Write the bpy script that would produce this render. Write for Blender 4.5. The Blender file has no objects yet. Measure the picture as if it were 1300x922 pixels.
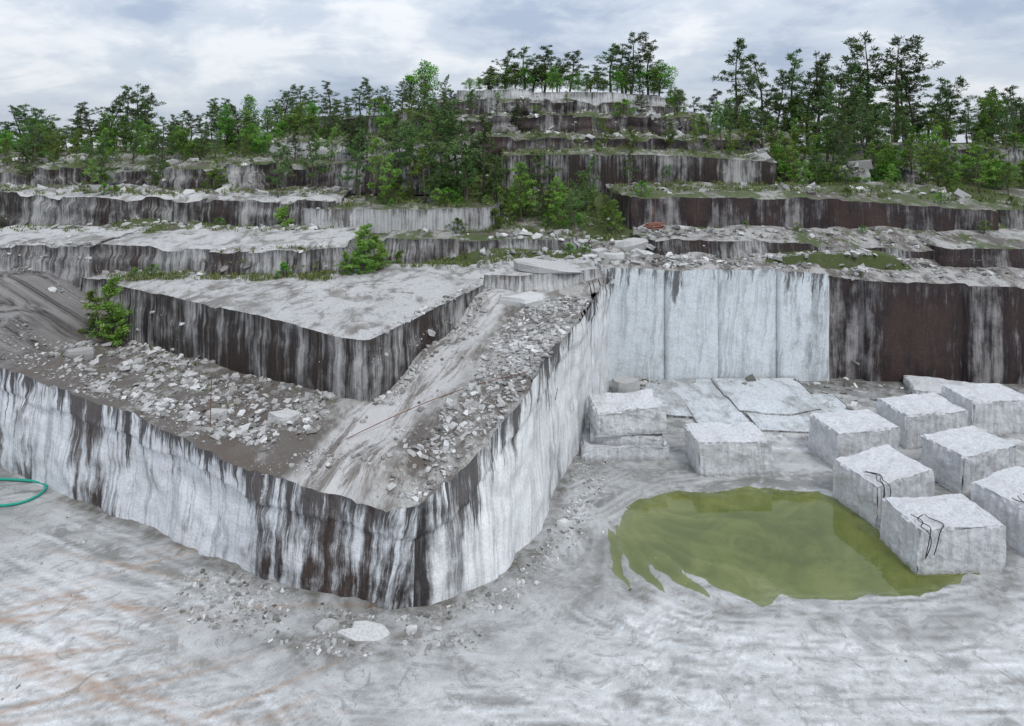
import bpy, bmesh, math, random
import numpy as np
from mathutils import Vector, noise, Matrix
from mathutils.bvhtree import BVHTree
random.seed(7)
scn=bpy.context.scene
R=math.radians
# ---------------------------------------------------------------- node helpers
def new_mat(name):
    m=bpy.data.materials.new(name); m.use_nodes=True
    nt=m.node_tree; nt.nodes.clear()
    out=nt.nodes.new('ShaderNodeOutputMaterial'); b=nt.nodes.new('ShaderNodeBsdfPrincipled')
    nt.links.new(b.outputs[0],out.inputs[0]); b.inputs['Roughness'].default_value=0.85
    b.inputs['Specular IOR Level'].default_value=0.25
    return m,nt,b,out
class N:
    def __init__(s,nt): s.nt=nt
    def link(s,a,b): s.nt.links.new(a,b)
    def setin(s,sock,v):
        if hasattr(v,'is_linked') or hasattr(v,'links'): s.link(v,sock)
        else: sock.default_value=v
    def math(s,op,a,b=0.0,c=None,clamp=False):
        n=s.nt.nodes.new('ShaderNodeMath'); n.operation=op; n.use_clamp=clamp
        s.setin(n.inputs[0],a); s.setin(n.inputs[1],b)
        if c is not None: s.setin(n.inputs[2],c)
        return n.outputs[0]
    def ramp(s,v,a,b,lo=0.0,hi=1.0):
        n=s.nt.nodes.new('ShaderNodeMapRange'); n.interpolation_type='SMOOTHSTEP'
        s.setin(n.inputs[0],v); n.inputs[1].default_value=a; n.inputs[2].default_value=b
        n.inputs[3].default_value=lo; n.inputs[4].default_value=hi
        return n.outputs[0]
    def noise(s,vec,scale,detail=5,rough=0.6,dist=0.0):
        n=s.nt.nodes.new('ShaderNodeTexNoise'); s.setin(n.inputs['Vector'],vec)
        n.inputs['Scale'].default_value=scale; n.inputs['Detail'].default_value=detail
        n.inputs['Roughness'].default_value=rough; n.inputs['Distortion'].default_value=dist
        return n.outputs[0]
    def mix(s,f,a,b):
        n=s.nt.nodes.new('ShaderNodeMix'); n.data_type='RGBA'
        s.setin(n.inputs[0],f)
        for i,v in ((6,a),(7,b)):
            if isinstance(v,(tuple,list)): n.inputs[i].default_value=(v[0],v[1],v[2],1)
            else: s.link(v,n.inputs[i])
        return n.outputs[2]
    def comb(s,x,y,z=0.0):
        n=s.nt.nodes.new('ShaderNodeCombineXYZ')
        for i,v in enumerate((x,y,z)): s.setin(n.inputs[i],v)
        return n.outputs[0]
    def sep(s,v):
        n=s.nt.nodes.new('ShaderNodeSeparateXYZ'); s.link(v,n.inputs[0]); return n.outputs
    def bump(s,h,strength,dist,bsdf,normal=None):
        n=s.nt.nodes.new('ShaderNodeBump'); n.inputs['Strength'].default_value=strength
        n.inputs['Distance'].default_value=dist; s.link(h,n.inputs['Height'])
        s.link(n.outputs[0],bsdf.inputs['Normal'])
    def coord(s,k='Object'):
        return s.nt.nodes.new('ShaderNodeTexCoord').outputs[k]
    def attr(s,name):
        n=s.nt.nodes.new('ShaderNodeAttribute'); n.attribute_name=name; return n.outputs

def wall_mat(name,light,dark,amount,drip=0.3,dripamp=6.0,fine=1.0,seed=0.0,brown=(0.07,0.054,0.048),grooves=0.0,width=0.05,xr=None,lightstreak=0.3,wobble=0.15,lean=0.0):
    """rock face: run-off stains hang down from the rim (v of the UV = depth below rim)"""
    m,nt,b,out=new_mat(name); n=N(nt)
    uv=n.coord('UV'); u,d,_=n.sep(uv); ob=n.coord('Object')
    if lean: u=n.math('ADD',u,n.math('MULTIPLY',d,lean))
    wob=n.noise(n.comb(n.math('MULTIPLY',u,0.5),n.math('MULTIPLY',d,0.45),seed),1.0,3)
    u2=n.math('ADD',u,n.math('MULTIPLY',wob,wobble*2))
    n1=n.noise(n.comb(n.math('MULTIPLY',u2,0.33),n.math('MULTIPLY',d,0.12),seed+3),1.0,4,0.65)
    n2=n.noise(n.comb(n.math('MULTIPLY',u2,1.8*fine),n.math('MULTIPLY',d,0.11),seed+8),1.0,7,0.78)
    n3=n.noise(ob,1.1,6,0.72)
    v=n.math('ADD',n.math('MULTIPLY',n1,0.48),n.math('MULTIPLY',n2,0.38))
    v=n.math('ADD',v,n.math('MULTIPLY',n3,0.14))
    v=n.math('ADD',v,amount)
    if xr:
        px=n.sep(ob)[0]; v=n.math('ADD',v,n.ramp(px,xr[0],xr[1],0,xr[2]))
    mask=n.ramp(v,0.53-width,0.53+width)
    nd=n.noise(n.comb(n.math('MULTIPLY',u2,2.3*fine),n.math('MULTIPLY',d,0.09),seed+31),1.0,7,0.78)
    dl=n.math('SUBTRACT',n.math('ADD',n.math('MULTIPLY',n.math('SUBTRACT',nd,0.5),dripamp*2.4),n.math('ADD',n.math('MULTIPLY',n.math('SUBTRACT',n1,0.5),dripamp*1.6),drip)),d)
    dl=n.math('ADD',dl,n.math('MULTIPLY',n.math('SUBTRACT',n3,.5),1.2))
    dm=n.ramp(dl,-0.7,0.5,0,0.92)
    mask=n.math('MAXIMUM',mask,dm)
    g1=n.noise(ob,9.0,4,0.75)
    L=n.mix(n.ramp(g1,0.3,0.7),tuple(c*0.88 for c in light),tuple(min(0.85,c*1.06) for c in light))
    L=n.mix(n.ramp(n3,0.45,0.70,0,0.5),L,tuple(c*0.58 for c in (light[0]*1.02,light[1],light[2]*0.97)))
    streak2=n.noise(n.comb(n.math('MULTIPLY',u2,6.0),n.math('MULTIPLY',d,0.22),seed+20),1.0,4,0.7)
    L=n.mix(n.ramp(n.math('ADD',n.math('MULTIPLY',n2,.6),n.math('MULTIPLY',streak2,.4)),0.47,0.60,0,lightstreak*1.8),L,tuple(c*0.34 for c in light))
    D=n.mix(n.ramp(n1,0.44,0.64),dark,brown)
    D=n.mix(n.ramp(g1,0.35,0.7,0,0.4),D,tuple(c*0.5 for c in dark))
    D=n.mix(n.ramp(n.math('ADD',n.math('MULTIPLY',streak2,.7),n.math('MULTIPLY',n3,.3)),0.53,0.67,0,lightstreak*1.2),D,tuple(c*0.42 for c in light))
    col=n.mix(mask,L,D)
    n.link(col,b.inputs['Base Color'])
    h=n.math('ADD',n.math('MULTIPLY',g1,0.5),n.math('MULTIPLY',n3,1.4))
    h=n.math('ADD',h,n.math('MULTIPLY',streak2,0.4))
    if grooves>0:
        w=n.math('ABSOLUTE',n.math('SINE',n.math('MULTIPLY',u,13.0)))
        h=n.math('ADD',h,n.math('MULTIPLY',w,grooves))
    n.bump(h,0.5,0.12,b)
    n.link(n.ramp(mask,0,1,0.85,0.55),b.inputs['Roughness'])
    return m

def top_mat(name,light,dark,amount=0.0,green=0.0,dirt=0.4,scale=1.0,seed=0.0,shelf=False):
    m,nt,b,out=new_mat(name); n=N(nt)
    ob=n.coord('Object'); mp=nt.nodes.new('ShaderNodeMapping'); mp.inputs['Location'].default_value=(seed*7,seed*3,seed)
    mp.inputs['Scale'].default_value=(1,0.65,1); n.link(ob,mp.inputs[0]); p=mp.outputs[0]
    a=n.noise(p,0.22*scale,4,0.65,0.6); c=n.noise(p,1.3*scale,7,0.75,0.3); g=n.noise(p,11,4,0.8); e=n.noise(p,0.5,5,0.7,1.0)
    L=n.mix(n.ramp(g,0.3,0.7),tuple(x*0.78 for x in light),tuple(min(.8,x*1.15) for x in light))
    v=n.math('ADD',n.math('ADD',n.math('MULTIPLY',a,0.5),n.math('MULTIPLY',c,0.5)),amount)
    if shelf:
        x,y,z=n.sep(ob)
        mound=n.ramp(x,-21.0,-24.5); ch=n.math('ABSOLUTE',n.math('ADD',n.math('SUBTRACT',x,n.math('MULTIPLY',y,0.36)),13.5))
        chan=n.math('MULTIPLY',n.ramp(n.math('ADD',ch,n.math('MULTIPLY',n.math('SUBTRACT',a,0.5),3.0)),1.9,0.9),n.ramp(x,-9,-7))
        left=n.ramp(x,-5.5,-8.5)
        v=n.math('ADD',v,n.math('ADD',n.math('MULTIPLY',left,0.08),n.math('MULTIPLY',chan,-0.06)))
        v=n.math('ADD',v,n.math('MULTIPLY',mound,0.05))
    col=n.mix(n.ramp(v,0.46,0.60,0,0.92),L,dark)
    col=n.mix(n.ramp(n.math('ADD',e,n.math('MULTIPLY',n.math('SUBTRACT',c,0.5),0.5)),0.52,0.64,0,dirt),col,(0.11,0.088,0.07))
    if shelf:
        fl=n.noise(n.comb(n.math('MULTIPLY',n.math('SUBTRACT',x,n.math('MULTIPLY',y,0.36)),1.6),n.math('MULTIPLY',y,0.35),1.0),1.0,7,0.75,0.8)
        cc=n.mix(n.ramp(fl,0.46,0.62),(0.52,0.51,0.50),(0.16,0.14,0.125)); col=n.mix(n.math('MULTIPLY',chan,0.85),col,cc)
        mm=n.noise(n.comb(n.math('MULTIPLY',n.math('ADD',x,n.math('MULTIPLY',z,1.6)),0.5),n.math('MULTIPLY',y,0.5),2.0),1.0,7,0.75,1.2)
        mc=n.mix(n.ramp(mm,0.42,0.60),(0.27,0.26,0.25),(0.035,0.028,0.029)); col=n.mix(n.math('MULTIPLY',mound,0.85),col,mc)
    if green>0:
        gg=n.noise(p,0.45,6,0.75,0.5)
        col=n.mix(n.ramp(n.math('ADD',gg,n.math('MULTIPLY',g,0.15)),0.62-green*0.25,0.72-green*0.25,0,0.9),col,n.mix(g,(0.035,0.055,0.015),(0.10,0.13,0.04)))
    n.link(col,b.inputs['Base Color'])
    n.bump(n.math('ADD',n.math('MULTIPLY',g,0.5),n.math('MULTIPLY',c,1.5)),0.8,0.16,b)
    return m

M_front=wall_mat('stained_granite_face',(0.70,0.72,0.745),(0.020,0.017,0.018),-0.012,0.55,5.0,1.0,1.0,brown=(0.065,0.045,0.038),xr=(-11,-3.5,.045),wobble=.34,lean=.10,lightstreak=.32,width=.05)
M_right=wall_mat('cut_granite_face',(0.70,0.715,0.72),(0.026,0.024,0.026),-0.06,0.4,5.0,0.8,5.0,brown=(0.055,0.046,0.043),xr=(-1.3,-3.2,.13),lightstreak=.30,width=.06)
M_white=wall_mat('fresh_cut_face',(0.66,0.705,0.73),(0.06,0.06,0.065),-0.095,-0.4,5.2,0.6,9.0,brown=(0.10,0.095,0.095),lightstreak=.26,wobble=.4,width=.07,lean=.10)
M_dark=wall_mat('dark_stained_face',(0.34,0.32,0.315),(0.024,0.018,0.020),0.085,0.5,5,1.0,13.0,brown=(0.065,0.042,0.036),lightstreak=.2,width=.07)
M_mid=wall_mat('streaked_ledge_face',(0.44,0.435,0.43),(0.022,0.018,0.018),0.03,0.15,2.5,1.3,17.0,brown=(0.055,0.042,0.038),grooves=0.7,lightstreak=.32,width=.065)
M_ter=wall_mat('dark_terrace_face',(0.42,0.41,0.40),(0.017,0.014,0.015),0.05,0.2,3,1.2,19.0,brown=(0.048,0.035,0.030),grooves=0.8,lightstreak=.24,width=.065)
M_light=wall_mat('pale_ledge_face',(0.50,0.50,0.495),(0.035,0.031,0.031),-0.03,-.1,2.2,1.3,21.0,brown=(0.085,0.07,0.062),grooves=0.7,lightstreak=.32,width=.06)
T_pale=top_mat('weathered_granite_top',(0.48,0.475,0.465),(0.19,0.18,0.165),0.0,0.0,0.55)
T_shelf=top_mat('shelf_top',(0.40,0.39,0.37),(0.11,0.095,0.083),0.03,0.0,0.6,1.0,2.0,shelf=True)
T_bench=top_mat('bench_top',(0.40,0.39,0.375),(0.105,0.09,0.08),0.02,0.04,0.65,1.0,6.0)
T_veg=top_mat('mossy_ledge_top',(0.32,0.315,0.29),(0.10,0.09,0.075),0.03,0.42,0.65,1.0,3.0)
T_hill=top_mat('hillside_soil',(0.20,0.18,0.15),(0.07,0.06,0.045),0.08,0.8,0.8,1.0,4.0)
T_slab=top_mat('cut_slab_top',(0.60,0.63,0.65),(0.31,0.32,0.32),0.0,0.0,0.2,1.0,5.0)
# ---------------------------------------------------------------- terrain building
BV=[];BF=[]
def reg(vs,fs):
    o=len(BV); BV.extend([tuple(v) for v in vs]); BF.extend([[i+o for i in f] for f in fs])
def mesh_obj(name,vs,fs,mats,mi=None,uv=None,smooth=True):
    me=bpy.data.meshes.new(name); me.from_pydata([tuple(v) for v in vs],[],fs)
    for m in mats: me.materials.append(m)
    if mi is not None: me.polygons.foreach_set('material_index',mi)
    me.polygons.foreach_set('use_smooth',[smooth]*len(fs))
    if uv is not None:
        ul=me.uv_layers.new(name='UVMap'); li=np.zeros(len(me.loops),dtype=np.int32)
        me.loops.foreach_get('vertex_index',li); ul.data.foreach_set('uv',np.asarray(uv,dtype=np.float32)[li].ravel())
    me.update()
    ob=bpy.data.objects.new(name,me); scn.collection.objects.link(ob); return ob
def hsh(i,j,s=0):
    x=math.sin(i*127.1+j*311.7+s*74.7)*43758.5453; return x-math.floor(x)
FOOT=[]
def ledge(name,pts,zb,yback,zback,wm,tm,step=0.35,jag=0.25,blk=2.6,rough=0.07,seed=0,lip=0,zf=None,tamp=0.10,strata=0,rim=0.10,foot=True,zvar=0.0,split=None):
    P=[]
    for a,c in zip(pts[:-1],pts[1:]):
        a=list(a)+([a[0],a[1]] if len(a)==3 else []); c=list(c)+([c[0],c[1]] if len(c)==3 else [])
        L=math.dist(a[:2],c[:2]); k=max(1,int(math.ceil(L/step)))
        for i in range(k): P.append([a[q]+(c[q]-a[q])*i/k for q in range(5)])
    P.append(c)
    P=np.array(P); n=len(P)
    T=np.gradient(P[:,:2],axis=0); T/= (np.linalg.norm(T,axis=1)[:,None]+1e-9)
    NR=np.stack([T[:,1],-T[:,0]],1)
    S=np.concatenate([[0],np.cumsum(np.linalg.norm(np.diff(P[:,:2],axis=0),axis=1))])
    if zvar:
        for i in range(n):
            s=S[i]; k=math.floor(s/5.5+0.8*noise.noise(Vector((s*.12,seed,7)))); P[i,2]+=zvar*(hsh(k,seed,11)-.6)+zvar*.4*noise.noise(Vector((s*.3,seed,1)))
    hmax=max(P[:,2])-zb; nv=max(3,int(hmax/max(0.22,step*0.8)))
    vs=[];uv=[];fs=[];mi=[]
    def disp(s,z,d):
        k=math.floor(s/blk+0.8*noise.noise(Vector((s*0.25,seed*3.1,0))))
        o=jag*(hsh(k,seed)-0.5)*2
        if strata:
            l=math.floor(d/(strata)+hsh(k,seed+9)*0.6)
            o+= jag*0.9*(hsh(k,l,seed+5)-0.3)+0.18*l
        o+=rough*noise.fractal(Vector((s*0.4+seed*9,z*0.3,seed)),1.0,2.0,4)
        o+=rough*0.35*noise.noise(Vector((s*2.3+seed*9,z*1.6,seed)))
        if lip: o-= lip*(1 if d>0.95+0.35*noise.noise(Vector((s*0.3,seed,0))) else 0)
        return o
    rimz=[]
    for i in range(n):
        s=S[i]; k=math.floor(s/1.3+noise.noise(Vector((s*.7,seed,2)))*0.8)
        rimz.append(-rim*hsh(k,seed,3)**2+rim*0.25*noise.noise(Vector((s*2,seed,5))))
    for j in range(nv+1):
        t=j/nv
        for i in range(n):
            x,y,zt,xb,yb=P[i]; zt+=rimz[i]; z=zb+(zt-zb)*t; d=zt-z; o=disp(S[i],z,d)
            vs.append((xb+(x-xb)*t+NR[i][0]*o, yb+(y-yb)*t+NR[i][1]*o, z)); uv.append((S[i]+seed*13.7,d))
    sc=n+5
    if split is not None: sc=int(np.argmin(np.hypot(P[:,0]-split[0],P[:,1]-split[1])))
    for j in range(nv):
        for i in range(n-1):
            a=j*n+i; fs.append([a,a+1,a+1+n,a+n]); mi.append(2 if i>=sc else 0)
    base=len(vs); rimrow=vs[nv*n:(nv+1)*n]
    D=max(yback-min(P[:,1]),1.0); nt=max(3,int(D/(step*1.1)))
    for j in range(nt+1):
        t=(j/nt)**1.25
        for i in range(n):
            x,y,z=rimrow[i]; bx,by=P[i][0],yback
            dd=(by-y)*t; xx=x+(bx-x)*t; yy=y+dd
            f=min(1,max(0,dd)/0.8)
            if zf: zz0=zf(xx,yy); ff=min(1,max(0,dd)/1.2); zz=z*(1-ff)+zz0*ff
            else: zz=z+(zback-P[i][2])*t - (rimz[i])*f
            zz+=f*(tamp*noise.fractal(Vector((xx*0.4,yy*0.4,seed)),1.0,2.0,4)+tamp*0.7*(hsh(math.floor(xx/1.9+0.3*yy),math.floor(yy/1.5),seed)-0.5))
            vs.append((xx,yy,zz)); uv.append((xx,yy))
    for j in range(nt):
        for i in range(n-1):
            a=base+j*n+i; q=[a,a+1,a+1+n,a+n]
            A=(Vector(vs[q[2]])-Vector(vs[q[0]])).cross(Vector(vs[q[3]])-Vector(vs[q[1]])).length
            if A>0.01: fs.append(q); mi.append(1)
    reg(vs,fs)
    if foot:
        for i in range(n): FOOT.append((P[i][3]+NR[i][0]*0.5,P[i][4]+NR[i][1]*0.5,NR[i][0],NR[i][1]))
    return mesh_obj(name,vs,fs,[wm,tm]+([M_right] if split is not None else []),mi,uv)
def idw(C,p=3.0):
    C=np.array(C)
    def f(x,y):
        w=1.0/((C[:,0]-x)**2+(C[:,1]-y)**2+0.3)**(p/2); return float((w*C[:,2]).sum()/w.sum())
    return f
zs=idw([(-40,34,5.5),(-22.9,28.2,4.6),(-14.5,24.1,4.3),(-7.8,20.9,3.6),(-3,20.2,3.1),(-.3,23.1,4.3),(1.1,25.9,5.3),(2.2,28.3,5.8),(3.4,30.6,6.2),(5.8,36.9,6.8),
 (-6.1,25.7,4.3),(-12,29,4.0),(-20.2,33.6,3.9),(-1.7,34.5,6.3),(-3.5,29.5,5.2),(-25,31.5,6.0),(-28,35,7.2),(-32,34,6.8),(-32,39,7.5),(-10,36,5),(-10,24,4.0),(-17,28,4.0),
 (-22,31,4.4),(-18,31,4.0),(0,40,6.4),(-20,40,6),(-1,26,4.8),(-1,30,5.5),(1,33,6.1),(-4,23,3.8),(-45,40,7.5),(-60,40,8)])
ledge('granite_shelf',[(-60,40,8),(-40,33.5,5.6),(-30,30.6,5.0),(-22.9,28.2,4.6),(-14.5,24.1,4.3),(-7.8,20.9,3.6),(-5.0,20.1,3.3),(-3.6,19.9,3.15,-4.0,19.75),(-3.0,20.2,3.1,-3.1,19.85),(-2.3,20.9,3.5,-1.9,20.2),(-.3,23.1,4.3,-.1,21.3),
 (1.13,25.9,5.3,1.3,23.7),(2.2,28.3,5.8,2.3,27.6),(3.44,30.6,6.2,3.5,30.4),(5.8,36.9,6.8),(5.9,42,6.9)],-0.3,42,6.5,M_front,T_shelf,step=0.2,jag=0.07,blk=4,rough=0.20,seed=1,lip=0.10,zf=zs,tamp=0.13,rim=0.18,split=(-3.0,20.2))
ledge('granite_terrace',[(-27,40,6.9),(-25.9,36.4,6.8),(-22.3,35.6,6.8),(-22.0,34.6,6.8),(-20.2,33.6,6.8),(-16,31.1,6.8),(-11.5,28.5,6.8),(-6.9,25.6,6.8),(-5.7,25.3,6.75),(-4.6,27.5,6.8),(-1.6,34.5,6.8),(-1.7,39,7)],3.0,39,6.95,M_ter,T_pale,step=0.25,jag=0.05,blk=3,rough=0.05,seed=2,lip=-0.06,tamp=0.08,rim=.12)
ledge('granite_ledge',[(-34,42,8.8),(-31,37.2,8.5),(-24.5,36.6,8.55),(-24.3,37.3,8.5),(-17.5,36.9,8.4),(-17.4,36.3,8.4),(-12,36.4,8.45),(-9.8,37.0,8.5),(-9.4,42,8.6)],6.2,43,8.7,M_mid,T_pale,seed=3,jag=0.28,blk=3.0,strata=0.9,rim=.25,zvar=.3,tamp=.16)
ledge('granite_ledge',[(-2.4,42,7.0),(-1.9,36.2,6.9),(0.5,35.7,7.0),(3,36.3,7.15),(5.0,36.6,7.3),(5.6,39,7.4)],6.0,42,7.3,M_light,T_pale,seed=4,jag=0.25,blk=1.8,rough=.2,strata=0.5)
ledge('granite_ledge',[(-9.6,46,8.3),(-9.4,40.8,8.2),(-3,40.2,8.15),(3.0,40.7,8.2),(4.5,42.5,8.3),(5,47,8.6)],6.0,47,8.8,M_mid,T_veg,seed=5,jag=0.35,blk=2.2,strata=0.6,zvar=.4)
ledge('granite_ledge',[(-43,50,10.9),(-36,46.5,10.8),(-30,44.4,10.75),(-28,44.6,10.65),(-27,46,10.6),(-22,45.6,10.6),(-21.6,44.2,10.6),(-13,43.7,10.4),(-12.6,50,10.5)],7.8,52,10.8,M_ter,T_pale,seed=6,jag=0.35,blk=4,strata=1.1,rim=.3,zvar=.45,tamp=.2)
ledge('granite_ledge',[(-14.4,49,10),(-14.2,43.1,9.9),(-6.5,42.6,9.95),(-6.4,43.0,9.9),(-1.6,43.2,9.95),(-1.3,44.5,9.9),(-1.0,48,10)],7.8,49,10.1,M_light,T_veg,seed=7,jag=0.08,blk=3)
ledge('granite_ledge',[(-70,58,12.0),(-58,54,11.8),(-46,51.5,12.1),(-37,50,12.4),(-36,52.6,12.0),(-29,52.0,12.2),(-27,50.0,12.5),(-20,49.2,12.8),(-19,51.2,12.6),(-5,50.2,12.9),(-4.6,57,13)],10.2,58,13.2,M_ter,T_veg,seed=8,jag=0.5,blk=3,strata=0.9,rim=.4,zvar=.7,tamp=.25)
ledge('granite_ledge',[(-24,60,14),(-21,54.4,14.2),(-14,54,14.3),(-13.5,55,14.2),(-5,54,14.0),(-2,60,14)],11.5,62,15,M_light,T_veg,seed=9,jag=0.5,blk=2.4,strata=0.8,rim=.3,zvar=.6,tamp=.2)
ledge('granite_ledge',[(-1.2,58,13),(-0.8,53.2,13.2),(6,52.6,13.3),(14,53,13.2),(18,52.6,12.9),(22.5,53.4,12.6),(24,58,12.5)],9.0,59,13.8,M_ter,T_veg,seed=10,jag=0.15,blk=4,rough=0.1,tamp=.2)
ledge('granite_ledge',[(-5,63,14.5),(-3.5,57.2,14.6),(5,56.8,14.8),(6,57.8,14.7),(16,57,14.6),(25,58.4,14.0),(28,63,13.6)],12,64,15.3,M_dark,T_veg,seed=11,jag=0.6,blk=2.6,strata=0.7,rim=.35,zvar=.6,tamp=.3)
ledge('granite_ledge',[(-12,66,16.3),(-8,61.5,16.5),(-1,60.6,16.6),(0,62.2,16.5),(7,61,16.9),(12,62,16.5),(18,61.4,16.4),(21,66,15.8)],13.2,67,17.3,M_dark,T_veg,seed=12,jag=0.7,blk=2.4,strata=0.7,rim=.35,zvar=.7,tamp=.3)
ledge('granite_ledge',[(-9,70,18),(-7.2,64.6,18.4),(-2,64.2,18.9),(3,64.5,18.6),(9,64.8,18.2),(17,65,17.8),(19,70,17)],15,72,19,M_ter,T_veg,seed=13,jag=0.7,blk=2.6,strata=0.7,rim=.4,zvar=.6,tamp=.3)
ledge('granite_ledge',[(-6.2,70,19.3),(-5.6,65.9,19.5),(1,65.5,19.6),(2,66.4,19.4),(10.5,66,19.4),(16,66.4,18.8),(16.5,70,18.6)],17,73,19.6,M_light,T_pale,seed=14,jag=0.4,blk=4.0,strata=0.6,zvar=.2)
ledge('granite_ledge',[(-26,70,15.4),(-23,63,15.4),(-19,61.5,15.9),(-16,62,16.6),(-8,61.6,17.2),(-7,70,17)],13,72,17,M_ter,T_veg,seed=31,jag=0.8,blk=2.4,strata=0.9,rim=.4,zvar=.8)
def notch(x,y0,y1): return [(x-.03,y0,6.8),(x-.015,38.42,6.75),(x+.015,38.42,6.75),(x+.03,y1,6.75)]
wp=[(5.2,37.5,6.9),(6.1,38.3,6.85)]+notch(9.3,38.3,38.14)+notch(12.5,38.14,38.3)+notch(16.1,38.3,38.15)+[(19.2,38.15,6.5),(19.3,38.7,6.4)]
ledge('granite_quarry_wall',wp,-0.3,42,7.6,M_white,T_bench,step=0.3,jag=0.0,blk=3,rough=0.04,seed=15,rim=0.08,tamp=.25)
ledge('granite_quarry_wall',[(19.0,38.6,6.4),(21.4,38.5,6.2),(21.5,38.1,6.2),(27.3,38.0,6.0),(27.35,37.7,5.9),(36,37.6,5.8),(60,36.5,5.6)],-0.3,42,7.2,M_dark,T_bench,step=0.35,jag=0.10,blk=5,rough=0.09,seed=16,rim=0.15,tamp=.25)
ledge('granite_ledge',[(8.5,43,8.1),(9.4,40.9,8.1),(16,40.6,8.0),(22,40.8,7.8),(29,40.6,7.4),(29.5,43,7.4)],6.6,44,8.5,M_ter,T_bench,seed=17,jag=0.3,blk=3,strata=0.6,tamp=.25,zvar=.3)
ledge('granite_ledge',[(27,44,7.9),(27.6,40.2,7.75),(35,39.8,7.7),(60,39.5,7.7)],6.0,44,8.4,M_dark,T_bench,seed=18,jag=0.2,blk=4,strata=1.2)
ledge('granite_ledge',[(7.6,50,10.5),(8.3,44.6,10.55),(14,43.9,10.65),(14.1,44.2,10.6),(22,43.7,10.55),(22.1,44.0,10.45),(28,43.6,10.2),(33.6,43.4,9.75),(34.0,45,9.7),(34.5,50,9.8)],7.2,52,10.9,M_dark,T_veg,step=.3,seed=19,jag=0.16,blk=4,rough=.08,tamp=.2,rim=.22,zvar=.15)
ledge('granite_ledge',[(33.9,52,9.6),(35,46.5,9.4),(70,46,9.4)],7.2,54,10.3,M_ter,T_veg,seed=20,jag=0.4,blk=3,strata=1.0,zvar=.5)
ledge('granite_ledge',[(20,62,12.4),(23,56,12.2),(30,55.5,12.3),(37,56.5,12.0),(38,62,12)],9.6,64,13,M_ter,T_veg,seed=21,jag=0.6,blk=2.4,strata=0.8,rim=.4,zvar=.6)
ledge('granite_ledge',[(36,66,13.8),(38,60.5,13.9),(47,60,13.7),(56,61,13.2),(75,60,13)],10.5,70,14,M_ter,T_veg,seed=22,jag=0.5,blk=3,strata=0.9,rim=.4,zvar=.6)
ledge('granite_floor_slab',[(7.3,38,.16),(7.6,33.4,.16),(9.5,33.1,.16),(9.6,31.2,.14),(12.2,31.0,.14),(12.25,38,.16)],-0.2,38,.18,M_light,T_slab,seed=23,jag=0.05,rough=.05,tamp=.03,rim=.05,foot=False)
ledge('granite_floor_slab',[(12.0,38,.3),(12.1,33.6,.24),(14.6,33.2,.24),(16.7,33.9,.22),(17.2,38,.24)],-0.2,38,.26,M_light,T_slab,seed=24,jag=0.05,rough=.05,tamp=.03,rim=.05,foot=False)
ledge('granite_floor_slab',[(12.4,33.4,.13),(12.5,31.7,.12),(15.2,31.4,.12),(18.3,33.2,.12),(18.4,35.9,.12)],-0.2,36,.13,M_light,T_slab,seed=25,jag=0.05,rough=.05,tamp=.03,rim=.03,foot=False)
zh=idw([(x,38,5.2) for x in (-60,-35,-10,10,30,60)]+[(x,42,7.4) for x in (-60,-35,-10,5,20,40,60)]+[(x,47,8.8) for x in (-45,-25,-5,5,15,30,55)]+[(x,53,10.2) for x in (-55,-30,-10,5,20,35,60)]
 +[(-55,60,12),(-35,60,12.4),(-20,60,13.2),(-5,60,14),(10,60,14),(22,60,12.8),(35,60,12),(60,60,12)]
 +[(-60,70,12.8),(-45,70,13),(-32,70,14.2),(-20,70,16.4),(-8,70,18),(5,70,19),(15,70,18),(24,70,14),(38,70,13.5),(60,70,12.8)]
 +[(-70,90,11),(-30,90,13),(0,90,14),(30,90,12),(70,90,10)],4)
xs=np.concatenate([np.linspace(-500,-75,12),np.arange(-70,75,1.0),np.linspace(80,500,12)])
ys=np.concatenate([np.arange(38.6,92,0.9),[100,130,180,260,400,700]])
vs=[];fs=[]
for y in ys:
    for x in xs:
        if y>92 or abs(x)>76: z=zh(max(-70,min(70,x)),min(y,90))-0.02*max(0,y-92)
        else: z=zh(x,y)
        z+=0.35*noise.fractal(Vector((x*0.15,y*0.15,3)),1.0,2.0,5)
        if y<38.8: z=-1
        vs.append((x,y,z))
nx=len(xs)
for j in range(len(ys)-1):
    for i in range(nx-1):
        a=j*nx+i; fs.append([a,a+1,a+1+nx,a+nx])
reg(vs,fs); mesh_obj('hillside',vs,fs,[T_hill])
# ---------------------------------------------------------------- ground
pud=[(2.9,23.5),(4.4,25.6),(7.0,26.8),(9.6,27.4),(13.2,27.1),(14.2,25.5),(14.8,23.6),(17.3,22.2),(16.6,20.7),(12.6,20.0),(10.3,19.5),(7.5,19.8),(5.9,20.6),(4.0,21.2),(3.2,22.2)]
PU=np.array(pud)
def sdist(X,Y,Q):
    d=np.full(X.shape,1e9); ins=np.zeros(X.shape,bool); n=len(Q)
    for i in range(n):
        ax,ay=Q[i]; bx,by=Q[(i+1)%n]; ex,ey=bx-ax,by-ay
        t=np.clip(((X-ax)*ex+(Y-ay)*ey)/(ex*ex+ey*ey),0,1)
        d=np.minimum(d,np.hypot(X-ax-t*ex,Y-ay-t*ey))
        c=((ay>Y)!=(by>Y))&(X<(bx-ax)*(Y-ay)/(by-ay+1e-12)+ax); ins^=c
    return np.where(ins,d,-d)
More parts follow.
